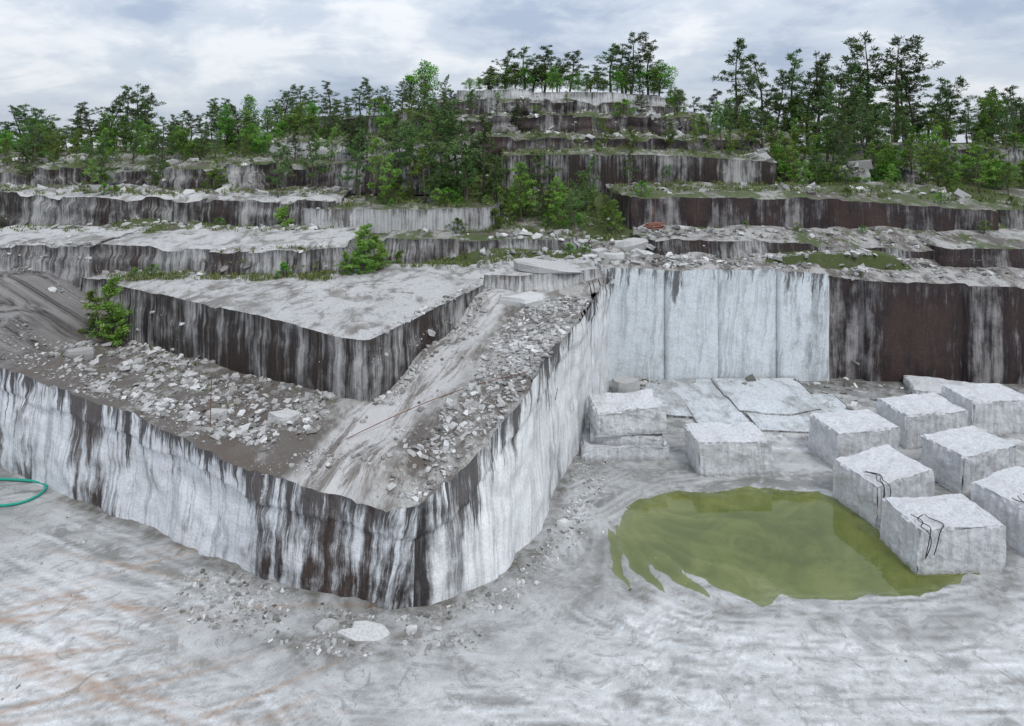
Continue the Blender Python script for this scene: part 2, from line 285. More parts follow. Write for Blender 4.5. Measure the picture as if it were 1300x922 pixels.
def pdist(X,Y,Q):
    d=np.full(X.shape,1e9)
    for (ax,ay),(bx,by) in zip(Q[:-1],Q[1:]):
        ex,ey=bx-ax,by-ay; t=np.clip(((X-ax)*ex+(Y-ay)*ey)/(ex*ex+ey*ey),0,1)
        d=np.minimum(d,np.hypot(X-ax-t*ex,Y-ay-t*ey))
    return d
xs=np.concatenate([np.geomspace(600,30,14)*-1,np.arange(-29,-18,0.25),np.arange(-18,20,0.11),np.arange(20,31,.25),np.geomspace(31.5,600,14)])
ys=np.concatenate([[-300,-120,-50,-20,0,8],np.arange(12,15,0.3),np.arange(15,28,0.12),np.arange(28,39.2,0.25),[42,60,100,300,700]])
X,Y=np.meshgrid(xs,ys)
def nz(X,Y,s,o=0,oct=4,sy=None):
    sy=sy or s
    return np.array([noise.fractal(Vector((x*s+o,y*sy,o*1.7)),1.0,2.0,oct) for x,y in zip(X.ravel(),Y.ravel())]).reshape(X.shape)
n_a=nz(X,Y,0.25,1); n_b=nz(X,Y,1.3,5,4); n_c=nz(X,Y,0.09,9,3)
sd=sdist(X,Y,PU)+n_a*1.0+n_b*0.35
ang=np.arctan2(Y-25.6,X-3.6); rr=np.hypot(Y-25.6,X-3.6)
fan=np.sin(ang*30+n_a*4+n_b)*np.exp(-((rr-4.6)/2.3)**2)*(Y<25.4)*(X>2.2)*(X<12)
Z=0.03+0.02*n_a+0.014*n_b
Z-=0.30*np.clip((sd+0.3)/4.2,0,1)
Z+=0.06*fan
Z=np.where(Y>39,-0.6,Z)
foot=[(-40,33.5),(-22.9,28.2),(-14.5,24.1),(-7.8,20.9),(-4,19.75),(-3.1,19.8),(-.1,21.2),(1.3,23.6),(2.3,27.6),(3.5,30.4),(5.8,36.9),(7,38),(19,38),(35,37.6)]
fd=pdist(X,Y,foot)
sm=lambda v:np.clip(v,0,1)
mud=sm(1.1-fd/ (1.6+n_a*1.2))*sm(0.55+n_b*0.9+(X>-12)*0.25)
mud=np.maximum(mud,sm(1.0-np.abs(sd+0.4)/1.2)*0.8*sm(.7+n_b))
mud=np.maximum(mud,sm(1.4-np.hypot((X-5.5)/4.5,(Y-27.8)/2.2))*0.75*sm(.7+n_b*.8))
mud=np.maximum(mud,sm(1.5-np.hypot((X+4.0)/5.5,(Y-18.8)/1.7))*0.85*sm(.75+n_b))
mud=np.maximum(mud,sm(-0.05+n_c*1.7+n_a*.9+n_b*.4)*0.6)
mud=np.maximum(mud,sm(1.3-np.hypot((X-24)/7,(Y-36)/1.6))*0.5)
# run-off swirls: warped contour lines of a slow noise field
fld=n_a*3.2+n_c*5.0+X*0.10+Y*0.22
sw=np.abs(np.mod(fld,1.0)-0.5)*2; sw2=np.abs(np.mod(fld*2.3+.3,1.0)-0.5)*2
swl=sm((sw-0.80)/0.12)*sm(.6+n_b*1.1); swd=sm((sw2-0.78)/0.15)*sm(.4+n_b*1.2)
tr=np.zeros_like(X); td=np.zeros_like(X)
tracks=[[(1.5,24),(2.2,21),(4.5,18.8),(9,17.8),(16,18.0),(24,19.5)],[(0.2,19.5),(3,18),(8,17.0),(15,17.2),(23,18.5)],[(0.6,22.2),(2.6,19.6),(6.5,18.4),(11,18.3),(17,19.3),(24,21.5)],[(-1,18),(2,16.5),(8,15.8),(16,16)],
 [(17,16),(18,19),(20,22),(24,26)],[(15.5,16),(17,19.5),(19,23)],[(2.8,26.5),(6,29),(12,30),(18,30.2),(26,30.5)],[(-14,15.5),(-7,17.0),(-2,17.6),(3,17),(7,15)],[(-20,24),(-12,20.3),(-7,18),(-4,15)],[(-22,22),(-12,19),(-4,16.5),(4,16.8),(12,15.6)]]
for k,Q in enumerate(tracks):
    q=np.array(Q); t=np.linspace(0,len(q)-1,40); Qs=np.stack([np.interp(t,range(len(q)),q[:,0]),np.interp(t,range(len(q)),q[:,1])],1)
    for _ in range(12): Qs[1:-1]=(Qs[:-2]+Qs[2:]+2*Qs[1:-1])/4
    d=pdist(X,Y,Qs)+n_a*0.2+n_b*.05
    for off in (0,0.3,0.6,1.5,1.8,2.1):
        tr=np.maximum(tr,np.exp(-((d-off)/0.12)**2)*(0.6+0.4*hsh(k,off))); td=np.maximum(td,np.exp(-((d-off-.2)/0.11)**2)*(0.5+0.5*hsh(k,off,3)))
tr*=sm(0.95+n_b*1.0); td*=sm(0.9+n_b)
wl=sm((-(X+5)/3.0))*sm((fd-1.2+n_b)/1.5)*sm(.72+n_a*.9)
wl=np.maximum(wl,tr); wl=np.maximum(wl,sm(fan)*0.8); wl=np.maximum(wl,swl*.9*(fd>1))
wl=np.maximum(wl,sm(n_a*1.3+n_b*.5-.25)*.8*(fd>1.5))
mud=np.maximum(mud,td*.9*(1-tr)); mud=np.maximum(mud,swd*.55*(1-swl))
rust=np.zeros_like(X)
for k in range(26):
    a0=-7-hsh(k,3)*11; b0=15.2+hsh(k,5)*8; sl=-.5+hsh(k,7)*1.1; cu=(hsh(k,9)-.5)*.05
    rust=np.maximum(rust,np.exp(-(((Y-b0)-(X-a0)*sl-cu*(X-a0)**2+n_b*.05)/0.08)**2)*np.exp(-((X-a0)/3.2)**2)*(.6+.4*hsh(k,1)))
rust=rust*sm(0.8+n_b)*1.4+0.6*sm(n_a*1.4-0.25)*(X<-8)*sm(.5+n_b)
vs=np.stack([X.ravel(),Y.ravel(),Z.ravel()],1); nx=len(xs); fs=[]
for j in range(len(ys)-1):
    for i in range(nx-1):
        a=j*nx+i; fs.append([a,a+1,a+1+nx,a+nx])
m,nt,b,out=new_mat('quarry_floor'); n=N(nt); ob=n.coord('Object')
A=n.attr('gm'); r,g_,bl=n.sep(A['Vector']); pd=n.attr('pond')['Fac']
mp=nt.nodes.new('ShaderNodeMapping'); mp.inputs['Scale'].default_value=(0.5,1,1); mp.inputs['Rotation'].default_value=(0,0,0.25); n.link(ob,mp.inputs[0])
a=n.noise(mp.outputs[0],0.55,8,0.72,1.6); c=n.noise(ob,2.4,7,0.78,.5); gr=n.noise(ob,22,3,0.8)
col=n.mix(n.ramp(a,0.43,0.57),(0.47,0.475,0.475),(0.235,0.235,0.23))
col=n.mix(n.math('MULTIPLY',g_,n.ramp(c,0.38,0.56,0.45,1.0)),col,(0.73,0.74,0.75))
col=n.mix(n.math('MULTIPLY',r,n.ramp(c,0.38,0.58,0.5,1.0)),col,(0.10,0.09,0.075))
col=n.mix(n.math('MULTIPLY',bl,0.6),col,(0.34,0.19,0.10))
col=n.mix(n.ramp(gr,0.4,0.75,0,0.35),col,(0.15,0.15,0.145))
col=n.mix(n.ramp(n.noise(ob,0.8,7,0.8,2.5),0.54,0.62,0,0.5),col,(0.16,0.155,0.145))
pc=n.mix(n.ramp(pd,0.05,0.8),(0.28,0.28,0.12),(0.11,0.135,0.024)); col=n.mix(n.ramp(pd,-0.02,0.22,0,.9),col,pc)
n.link(col,b.inputs['Base Color']); n.link(n.ramp(r,0,1,0.8,0.3),b.inputs['Roughness'])
n.bump(n.math('ADD',gr,n.math('MULTIPLY',c,1.5)),0.5,0.06,b)
go=mesh_obj('ground',vs,fs,[m]); reg(vs,fs)
ca=go.data.attributes.new('gm','FLOAT_VECTOR','POINT')
ca.data.foreach_set('vector',np.stack([sm(mud).ravel(),sm(wl).ravel(),sm(rust).ravel()],1).astype(np.float32).ravel())
ca=go.data.attributes.new('pond','FLOAT','POINT'); ca.data.foreach_set('value',(np.clip((-0.03-Z)/0.22,0,1)).ravel().astype(np.float32))
m,nt,b,out=new_mat('murky_water'); n=N(nt); ob=n.coord('Object')
b.inputs['Roughness'].default_value=0.03; b.inputs['IOR'].default_value=1.33; b.inputs['Specular IOR Level'].default_value=1.0
w=n.noise(ob,0.35,7,0.75,1.8); n.link(n.mix(n.ramp(w,0.38,0.62),(0.09,0.12,0.016),(0.18,0.205,0.045)),b.inputs['Base Color'])
n.bump(n.noise(ob,3.5,3),0.05,0.03,b)
tb=nt.nodes.new('ShaderNodeBsdfTransparent'); tb.inputs[0].default_value=(0.93,0.95,0.75,1); mx=nt.nodes.new('ShaderNodeMixShader'); mx.inputs[0].default_value=0.5
n.link(tb.outputs[0],mx.inputs[1]); n.link(b.outputs[0],mx.inputs[2])
gl=nt.nodes.new('ShaderNodeBsdfGlossy'); gl.inputs['Roughness'].default_value=.04; m2=nt.nodes.new('ShaderNodeMixShader'); m2.inputs[0].default_value=.045
n.link(mx.outputs[0],m2.inputs[1]); n.link(gl.outputs[0],m2.inputs[2]); n.link(m2.outputs[0],out.inputs[0])
cx,cy=PU.mean(0); wv=[(cx+(x-cx)*1.25,cy+(y-cy)*1.25,-0.03) for x,y in pud][::-1]
mesh_obj('pond_water',wv,[list(range(len(wv)))],[m])
BVH=BVHTree.FromPolygons(BV,BF)
def gz(x,y):
    h=BVH.ray_cast(Vector((x,y,80)),Vector((0,0,-1)))
    return h[0].z if h[0] is not None else 0.0
# ---------------------------------------------------------------- cut blocks
m,nt,b,out=new_mat('cut_granite_block'); n=N(nt); ob=n.coord('Object')
g=n.noise(ob,11,5,0.8); c=n.noise(ob,1.2,6,0.7)
x,y,z=n.sep(ob)
st=n.noise(n.comb(n.math('MULTIPLY',x,6),n.math('MULTIPLY',y,6),n.math('MULTIPLY',z,1.0)),1.0,5,0.7)
col=n.mix(n.ramp(g,0.3,0.7),(0.58,0.585,0.60),(0.77,0.78,0.79)); col=n.mix(n.ramp(c,0.47,0.70,0,0.5),col,(0.44,0.43,0.415))
col=n.mix(n.ramp(st,0.50,0.68,0,0.4),col,(0.30,0.30,0.31))
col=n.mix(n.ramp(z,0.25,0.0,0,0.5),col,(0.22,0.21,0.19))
n.link(col,b.inputs['Base Color']); n.bump(n.math('ADD',g,n.math('MULTIPLY',st,1.8)),0.85,0.09,b)
M_block=m
def block(name,cx,cy,w,d,h,rot,seed,z0=None,amp=0.08,cuts=30):
    bm=bmesh.new(); bmesh.ops.create_cube(bm,size=1); bmesh.ops.subdivide_edges(bm,edges=bm.edges[:],cuts=cuts,use_grid_fill=True)
    tw=(hsh(seed,1)-.5)*0.18
    for v in bm.verts:
        p=v.co.copy(); q=Vector((p.x*w,p.y*d,(p.z+.5)*h))
        ex=abs(abs(p.x)-.5)<1e-4; ey=abs(abs(p.y)-.5)<1e-4; ez=abs(p.z-.5)<1e-4
        q.x+=tw*p.z*h; q.z+= (p.z+.5)*(hsh(seed,2)-.5)*0.26*p.x*2; q.y+=(hsh(seed,4)-.5)*.3*p.x
        nn=Vector((math.copysign(1,p.x)*ex,math.copysign(1,p.y)*ey,1.0*ez))
        k=int(ex)+int(ey)+int(ez)
        o=amp*noise.fractal(Vector((q.x*1.3,q.y*1.3,q.z*1.3+seed*7)),1,2,5)
        s_=(q.y if ex else q.x)
        if (ex or ey) : o-=0.07*abs(math.sin(s_*math.pi/0.33))*(.6+.6*hsh(math.floor(s_/.33),seed))
        if k>=2: o-=0.03+0.16*max(0,noise.noise(Vector((q.x*2.5,q.y*2.5,q.z*2.5+seed))))
        if p.z>-0.49: q+=nn*o
        v.co=q
    me=bpy.data.meshes.new(name); bm.to_mesh(me); bm.free(); me.materials.append(M_block)
    ob=bpy.data.objects.new(name,me); scn.collection.objects.link(ob)
    ob.location=(cx,cy,(gz(cx,cy) if z0 is None else z0)-0.02); ob.rotation_euler=(0,0,R(rot)); return ob
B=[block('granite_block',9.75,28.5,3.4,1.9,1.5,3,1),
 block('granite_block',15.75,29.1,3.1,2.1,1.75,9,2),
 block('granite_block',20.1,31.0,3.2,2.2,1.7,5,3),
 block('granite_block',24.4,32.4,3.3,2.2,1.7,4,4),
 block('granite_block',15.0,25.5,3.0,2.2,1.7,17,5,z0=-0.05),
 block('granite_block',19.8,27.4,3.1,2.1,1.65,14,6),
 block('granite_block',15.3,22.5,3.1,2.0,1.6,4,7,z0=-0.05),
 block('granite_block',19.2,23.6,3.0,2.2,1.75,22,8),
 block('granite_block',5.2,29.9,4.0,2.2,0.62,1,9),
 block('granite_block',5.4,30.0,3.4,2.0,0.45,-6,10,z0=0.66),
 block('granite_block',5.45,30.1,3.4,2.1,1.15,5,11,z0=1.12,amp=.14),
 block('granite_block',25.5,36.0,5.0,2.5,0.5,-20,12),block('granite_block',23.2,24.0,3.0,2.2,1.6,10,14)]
def simple(name,col,rough=0.6,metal=0):
    m,nt,b,out=new_mat(name); n=N(nt)
    g=n.noise(n.coord('Object'),9,5,0.7); n.link(n.mix(g,tuple(c*0.6 for c in col),tuple(c*1.3 for c in col)),b.inputs['Base Color'])
    b.inputs['Roughness'].default_value=rough; b.inputs['Metallic'].default_value=metal; return m
M_cable=simple('black_cable',(0.02,0.02,0.022)); M_hose=simple('hose_green',(0.02,0.30,0.22),0.4); M_rust=simple('rusty_steel',(0.16,0.07,0.04),0.8)
def tube(name,pts,r,mat,parent=None,cyc=False):
    cu=bpy.data.curves.new(name,'CURVE'); cu.dimensions='3D'; cu.bevel_depth=r; cu.bevel_resolution=2
    sp=cu.splines.new('NURBS'); sp.points.add(len(pts)-1); sp.order_u=4; sp.use_endpoint_u=True; sp.use_cyclic_u=cyc
    for p,q in zip(sp.points,pts): p.co=(q[0],q[1],q[2],1)
    cu.materials.append(mat); ob=bpy.data.objects.new(name,cu); scn.collection.objects.link(ob)
    if parent: ob.parent=parent
    return ob
rnd=random.Random(4)
for i,(w,d,h) in ((4,(3.0,2.2,1.7)),(6,(3.1,2.0,1.6)),(7,(3.0,2.2,1.75))):
    for k in range(3):
        x0=-w*0.32+rnd.uniform(-.25,.2); pts=[(x0-.2,-d/2-.04,0.5+rnd.random()*.5),(x0+rnd.uniform(-.15,.15),-d/2-.04,h*0.7),(x0,-d/2-.03,h+.01)]
        for q in range(4): pts.append((x0+rnd.uniform(-.4,.4),-d/2+0.1+q*0.22,h+0.05+rnd.random()*.03))
        tube('cable',pts,0.015,M_cable,B[i])
tube('garden_hose',[(-24.8,27.3,.08),(-23.2,26.2,.08),(-21.5,25.3,.08),(-20.1,25.2,.09),(-19.4,25.8,.1),(-19.6,26.9,.1),(-21.2,27.2,.09),(-23.5,27.3,.08),(-26,27.0,.08)],0.055,M_hose)
for (x,y,h,l) in ((-11.3,23.6,2.0,.05),(1.9,27.6,0.5,.1)):
    z=gz(x,y); tube('steel_rod',[(x,y,z-.1),(x+l*.3,y,z+h*.5),(x+l,y,z+h)],0.016,M_rust)
tube('steel_cable',[(-6,22.8,gz(-6,22.8)+.05),(-3.5,25.1,gz(-3.5,25.1)+.06),(-1.8,25.6,gz(-1.8,25.6)+.06),(.6,25.6,gz(.6,25.6)+.08)],0.015,M_rust)
pts=[]
for k in range(46):
    a=k*1.9; x=9.6+1.3*math.cos(a)*rnd.uniform(.4,1); y=42.6+.5*math.sin(a); pts.append((x,y,gz(9.6,42.6)+0.15+rnd.random()*.45))
tube('scrap_cable_coil',pts,0.03,simple('rusty_red_hose',(0.25,0.11,0.08)))
tube('steel_rod',[(9.6,43.2,8.3),(9.7,43.0,9.4),(9.8,42.9,10.6)],.03,M_rust)
# ---------------------------------------------------------------- rubble
m,nt,b,out=new_mat('broken_granite'); n=N(nt); ob=n.coord('Object')
t=n.attr('tint')['Fac']; g=n.noise(ob,12,4,0.8)
col=n.mix(t,(0.13,0.12,0.11),(0.62,0.62,0.61)); col=n.mix(n.ramp(g,0.4,0.75,0,0.5),col,(0.15,0.14,0.13)); n.link(col,b.inputs['Base Color'])
M_rub=m
bm=bmesh.new(); bmesh.ops.create_icosphere(bm,subdivisions=1,radius=1); IV=[v.co.copy() for v in bm.verts]; IF=[[v.index for v in f.verts] for f in bm.faces]; bm.free()
CV=[Vector((x,y,z)) for x in(-.8,.8) for y in(-.8,.8) for z in(-.8,.8)]; CF=[[0,1,3,2],[4,6,7,5],[0,4,5,1],[2,3,7,6],[0,2,6,4],[1,5,7,3]]
def pip(x,y,Q):
    c=False;n=len(Q)
    for i in range(n):
        a=Q[i];d=Q[(i+1)%n]
        if (a[1]>y)!=(d[1]>y) and x<(d[0]-a[0])*(y-a[1])/(d[1]-a[1])+a[0]: c=not c
    return c
class Rub:
    def __init__(s): s.v=[];s.f=[];s.t=[]
    def add(s,x,y,r,rg,flat=.5,tint=None,z=None):
        zz=gz(x,y) if z is None else z
        sc=Vector((r*rg.uniform(.7,1.4),r*rg.uniform(.6,1.1),r*flat*rg.uniform(.6,1.3)))
        M=Matrix.Rotation(rg.uniform(0,6.28),3,'Z')@Matrix.Rotation(rg.gauss(0,.35),3,'X')@Matrix.Rotation(rg.gauss(0,.3),3,'Y')
        V,F=(CV,CF) if rg.random()<.6 else (IV,IF); o=len(s.v)
        for v in V:
            q=Vector((v.x*sc.x,v.y*sc.y,v.z*sc.z))*rg.uniform(.6,1.2); q=M@q; s.v.append((x+q.x,y+q.y,zz+q.z+sc.z*.25))
        tt=min(1,max(0,rg.gauss(.45,.28))) if tint is None else tint
        s.f+= [[i+o for i in f] for f in F]; s.t+=[tt]*len(V)
    def region(s,Q,nn,rmin,rmax,rg,thr=-.12,**k):
        x0=min(q[0] for q in Q);x1=max(q[0] for q in Q);y0=min(q[1] for q in Q);y1=max(q[1] for q in Q); c=0;it=0
        while c<nn and it<nn*20:
            it+=1; x=rg.uniform(x0,x1);y=rg.uniform(y0,y1)
            if pip(x,y,Q) and noise.noise(Vector((x*.7,y*.7,3)))+rg.uniform(-.3,.3)>thr:
                s.add(x,y,rmin+(rmax-rmin)*rg.random()**7,rg,**k); c+=1
    def make(s,name):
        ob=mesh_obj(name,s.v,s.f,[M_rub],smooth=False)
        a=ob.data.attributes.new('tint','FLOAT','POINT'); a.data.foreach_set('value',s.t); return ob
rg=random.Random(11); rb=Rub()
rb.region([(-4.2,20.7),(-3,20.4),(-.5,23.2),(1.0,26),(3.2,30.6),(4.6,34.5),(1.5,34),(-.8,30),(-1.5,26.5),(-3.2,23)],5600,.02,.20,rg,thr=-.3,flat=.4)
rb.region([(-5.9,25.0),(-4.8,25.0),(-1.3,33.5),(-2.0,34.5),(-5.2,27)],900,.025,.20,rg)
rb.region([(-24,31),(-14.5,24.6),(-8,22),(-6.2,25.2),(-19.8,33.3)],5200,.016,.24,rg,thr=0,flat=.45)
rb.region([(-26,30.5),(-14.5,24.2),(-8,21),(-5,20.6),(-6,22),(-14,25.5),(-25,31.5)],1800,.015,.10,rg)
rb.region([(-8,21.5),(-4,20.9),(-1.8,26),(-1,31),(-3,31),(-5,26)],500,.02,.14,rg,thr=.1)
rb.region([(-31,36.5),(-10,35.2),(-9.5,36.8),(-31,37.4)],500,.03,.25,rg)
rb.region([(5.6,38.6),(30,38.4),(30,40.4),(5.6,40.8)],1900,.03,.30,rg,thr=0,flat=.4)
rb.region([(-2,38.5),(8,38.5),(15,44),(5,44),(-2,41)],1000,.04,.5,rg,flat=.4)
rb.region([(8.5,41.2),(29,41.2),(30,43.4),(8,43.6)],400,.04,.35,rg)
rb.region([(20,53.5),(30,53.5),(32,58),(22,58)],160,.15,.9,rg)
rb.region([(-11,19.6),(-5,18.0),(-1,18.2),(0,20.8),(-3,19.6),(-5,19.7),(-11,22.3)],2400,.015,.11,rg)
rb.region([(-.5,19),(3,24),(4.5,29),(3,29.5),(2,25),(0,21)],1200,.015,.10,rg)
rb.region([(-30,10),(28,10),(28,37),(5,37),(0,19),(-26,28)],1800,.012,.06,rg)
rb.region([(5.5,35.5),(8,36),(8,38),(5.8,37.6)],120,.05,.3,rg)
rb.region([(17,34),(30,34),(30,37.5),(17,37.8)],250,.04,.3,rg)
rb.region([(-34,42),(-12,41.5),(-12,43.5),(-34,43.8)],400,.04,.4,rg)
rb.region([(-40,47),(-12,46),(-12,50),(-40,50)],500,.04,.5,rg)
rb.region([(-50,52),(-6,52),(-6,57),(-50,57)],400,.06,.6,rg)
rb.region([(-5,57.5),(18,57.5),(16,65),(-5,65)],350,.1,.6,rg)
rb.region([(8,45),(34,45),(34,51),(8,51)],200,.06,.5,rg)
for (x,y,nx_,ny_) in FOOT:
    for q in range(2):
        if rg.random()<.45 and y>30:
            d=rg.random()**2*1.0; rb.add(x+nx_*d,y+ny_*d,.03+.25*rg.random()**4,rg,flat=.5)
rb.make('rubble')
def slab(name,x,y,r,flat,tint,seed,z=None):
    q=random.Random(seed); s=Rub(); k=9; top=[]
    for i in range(k):
        a=i/k*6.283+q.uniform(-.28,.28); rr=r*q.uniform(.65,1.2); top.append((x+rr*math.cos(a)*1.3,y+rr*math.sin(a)*.8)); 
    zz=gz(x,y) if z is None else z; tx=q.uniform(-.15,.15)
    for sc,h in ((1.02,-.1),(1.05,flat*.5),(.93,flat)):
        for (px,py) in top: s.v.append((x+(px-x)*sc+q.uniform(-.05,.05)*r,y+(py-y)*sc+q.uniform(-.05,.05)*r,zz+h+q.uniform(-.15,.15)*flat+(px-x)*tx*(h>0)))
    s.v.append((x,y,zz+flat*1.0))
    for l in range(2):
        for i in range(k): s.f.append([l*k+i,l*k+(i+1)%k,(l+1)*k+(i+1)%k,(l+1)*k+i])
    for i in range(k): s.f.append([2*k+i,2*k+(i+1)%k,3*k])
    s.t=[tint]*len(s.v); return s.make(name)
for i,(x,y,r,f,t) in enumerate(((0.7,33.2,1.0,.35,.8),(2.3,36.9,1.6,.22,.6),(-8.7,24.2,.6,.3,.7),(-4.4,18.85,.5,.14,.85),(-3.0,19.0,.15,.10,.85),(-20.6,30.0,.5,.35,.35),(2.0,24.1,.2,.2,.95),(-11.5,24.5,.35,.2,.6),(6.3,39.6,.8,.4,.7),(7.7,41.6,.9,.5,.65),(6.6,36.4,.6,.8,.6),(-5.6,19.1,.28,.16,.6))):
    slab('granite_boulder',x,y,r,f,t,i+50)
# ---------------------------------------------------------------- vegetation
def leaf_mat(name,dark,light,tr=0.3):
    m,nt,b,out=new_mat(name); n=N(nt)
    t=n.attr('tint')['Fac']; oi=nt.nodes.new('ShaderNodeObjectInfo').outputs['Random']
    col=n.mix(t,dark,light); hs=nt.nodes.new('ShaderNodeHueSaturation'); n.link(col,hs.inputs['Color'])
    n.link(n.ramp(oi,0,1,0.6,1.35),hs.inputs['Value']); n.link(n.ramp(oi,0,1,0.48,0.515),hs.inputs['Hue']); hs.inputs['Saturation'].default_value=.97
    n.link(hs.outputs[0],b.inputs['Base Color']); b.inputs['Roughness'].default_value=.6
    if tr>0:
        tl=nt.nodes.new('ShaderNodeBsdfTranslucent'); n.link(hs.outputs[0],tl.inputs[0])
        mx=nt.nodes.new('ShaderNodeMixShader'); mx.inputs[0].default_value=tr; n.link(b.outputs[0],mx.inputs[1]); n.link(tl.outputs[0],mx.inputs[2]); n.link(mx.outputs[0],out.inputs[0])
    return m
M_pine=leaf_mat('pine_needles',(0.026,0.056,0.018),(0.11,0.185,0.045),0); M_leaf=leaf_mat('broad_leaves',(0.035,0.10,0.012),(0.16,0.33,0.035),.35)
M_pineb=leaf_mat('young_pine_needles',(0.045,0.10,0.016),(0.20,0.33,0.045),0); M_grass=leaf_mat('grass_blades',(0.05,0.08,0.02),(0.19,0.20,0.07),0)
M_bark=simple('bark',(0.11,0.09,0.075),.9)
class Tr:
    def __init__(s): s.v=[];s.f=[];s.m=[];s.t=[]
    def tube(s,pts,radii,k=5):
        o=len(s.v)
        for p,r in zip(pts,radii):
            for i in range(k):
                a=i/k*6.283; s.v.append((p[0]+r*math.cos(a),p[1]+r*math.sin(a),p[2]+0.3*r*math.sin(a))); s.t.append(.5)
        for j in range(len(pts)-1):
            for i in range(k):
                s.f.append([o+j*k+i,o+j*k+(i+1)%k,o+(j+1)*k+(i+1)%k,o+(j+1)*k+i]); s.m.append(0)
    def blade(s,p,d,L,w,t,rg):
        d=d.normalized(); side=d.cross(Vector((rg.gauss(0,1),rg.gauss(0,1),rg.gauss(0,1)))); 
        if side.length<1e-3: return
        side=side.normalized()*w*.5; o=len(s.v); q=p+d*L
        for c in (p,p+d*L*.55+side,q,p+d*L*.55-side): s.v.append(tuple(c)); s.t.append(t)
        s.f.append([o,o+1,o+2,o+3]); s.m.append(1)
    def mesh(s,name,fm):
        me=bpy.data.meshes.new(name); me.from_pydata(s.v,[],s.f); me.materials.append(M_bark); me.materials.append(fm)
        me.polygons.foreach_set('material_index',s.m)
        a=me.attributes.new('tint','FLOAT','POINT'); a.data.foreach_set('value',s.t); me.update(); return me
def pine_mesh(seed,H=8.0,spread=.27,start=.22,dens=1.0,fm=None,conic=.8):
    rg=random.Random(seed); T=Tr(); bx,by=rg.gauss(0,.05),rg.gauss(0,.05)
    c=lambda t:Vector((bx*H*t*t+.14*math.sin(t*7+seed),by*H*t*t+.12*math.cos(t*6+seed),H*t))
    T.tube([c(i/10) for i in range(11)],[.015*H*(1-i/10)**.8+.012 for i in range(11)],6)
    nb=int(38*dens)
    for k in range(nb):
        t=start+(1-start)*(k+rg.random())/nb; p=c(t)
        L=spread*H*((1-t)**conic*.9+.12)*rg.uniform(.35,1.4)*(0.6+.4*min(1,(t-start)/.15)); a=rg.uniform(0,6.28); up=rg.uniform(-.05,.4)+.5*t*t
        d=Vector((math.cos(a),math.sin(a),up)).normalized(); seg=5; pts=[p+d*L*i/seg+Vector((0,0,-.08*L*math.sin(i/seg*3)+.05*L*(i/seg)**2)) for i in range(seg+1)]
        T.tube(pts,[.012*L+.012-(.010*L+.006)*i/seg for i in range(seg+1)],3)
        base_t=rg.uniform(.1,.85)
        nt_=max(3,int(L*5))
        for q in range(nt_):
            f=.35+.65*(q+rg.random())/nt_; pp=p+d*L*f+Vector((rg.gauss(0,.10*L),rg.gauss(0,.10*L),rg.gauss(0,.04*L)+.03))
            tt=min(1,max(0,base_t*.6+.4*rg.random()))
            for w in range(16):
                dd=Vector((rg.gauss(0,1),rg.gauss(0,1),rg.gauss(.35,.8)))+d*.6
                T.blade(pp+Vector((rg.gauss(0,.08),rg.gauss(0,.08),rg.gauss(0,.05))),dd,rg.uniform(.16,.34),.07,min(1,tt+.15*rg.random()),rg)
    return T.mesh('pine_tree',fm or M_pine)
def leafy_mesh(seed,H=6.0,W=.32,clumps=70,start=.25,fm=None,leaf=.15,name='broadleaf_tree',per=60):
    rg=random.Random(seed); T=Tr(); n_st=3 if start<.15 else 1
    for s_ in range(n_st):
        ox=rg.gauss(0,.15) if n_st>1 else 0
        T.tube([Vector((ox+.04*H*math.sin(i*.7+seed+s_)*(i/7),.03*H*math.cos(i+s_)*(i/7),H*.8*i/7)) for i in range(8)],[.014*H*(1-i/8)+.01 for i in range(8)],5)
    for k in range(clumps):
        t=start+(1-start)*rg.random()**.9; tt=(t-start)/(1-start)
        rad=W*H*math.sin(min(1,tt*.82+.2)*math.pi)**.6*rg.random()**.45*rg.uniform(.8,1.25); a=rg.uniform(0,6.28)
        cpt=Vector((rad*math.cos(a),rad*math.sin(a),H*t*.95)); 
        st=Vector((0,0,max(.1,H*t*.6)));T.tube([st,(st+cpt)/2+Vector((0,0,-.05*H*.3)),cpt],[.02*H*.25+.01,.018,.008],3)
        cr=rg.uniform(.05,.12)*H; base=rg.uniform(.05,.85)
        for q in range(per):
            dv=Vector((rg.gauss(0,1),rg.gauss(0,1),rg.gauss(0,.7))).normalized()*cr*rg.random()**.4
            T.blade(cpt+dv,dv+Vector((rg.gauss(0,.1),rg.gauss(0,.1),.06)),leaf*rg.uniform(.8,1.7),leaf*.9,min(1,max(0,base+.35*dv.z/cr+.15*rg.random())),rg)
    return T.mesh(name,fm or M_leaf)
PINES=[pine_mesh(1,8,.27,.22),pine_mesh(2,8,.34,.18,1.0),pine_mesh(3,8,.26,.40,.9,conic=.6),pine_mesh(4,8,.38,.45,.8,conic=.5),pine_mesh(5,8,.32,.15,1.1),pine_mesh(8,8,.30,.30,.7,conic=.4)]
YP=[pine_mesh(6,4,.32,.06,.9,M_pineb),pine_mesh(7,4,.28,.05,.9,M_pineb)]
MP=[pine_mesh(9,6,.30,.15,.9,M_pineb,conic=.6),pine_mesh(10,6,.34,.24,.75,M_pineb,conic=.5)]
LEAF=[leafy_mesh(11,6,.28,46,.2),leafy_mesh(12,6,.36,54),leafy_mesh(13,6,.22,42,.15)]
SHR=[leafy_mesh(21,2,.5,26,.08,None,.10,'shrub',45),leafy_mesh(22,2,.65,30,.05,None,.10,'shrub',45),leafy_mesh(23,2,.5,26,.08,M_pineb,.08,'shrub',45)]
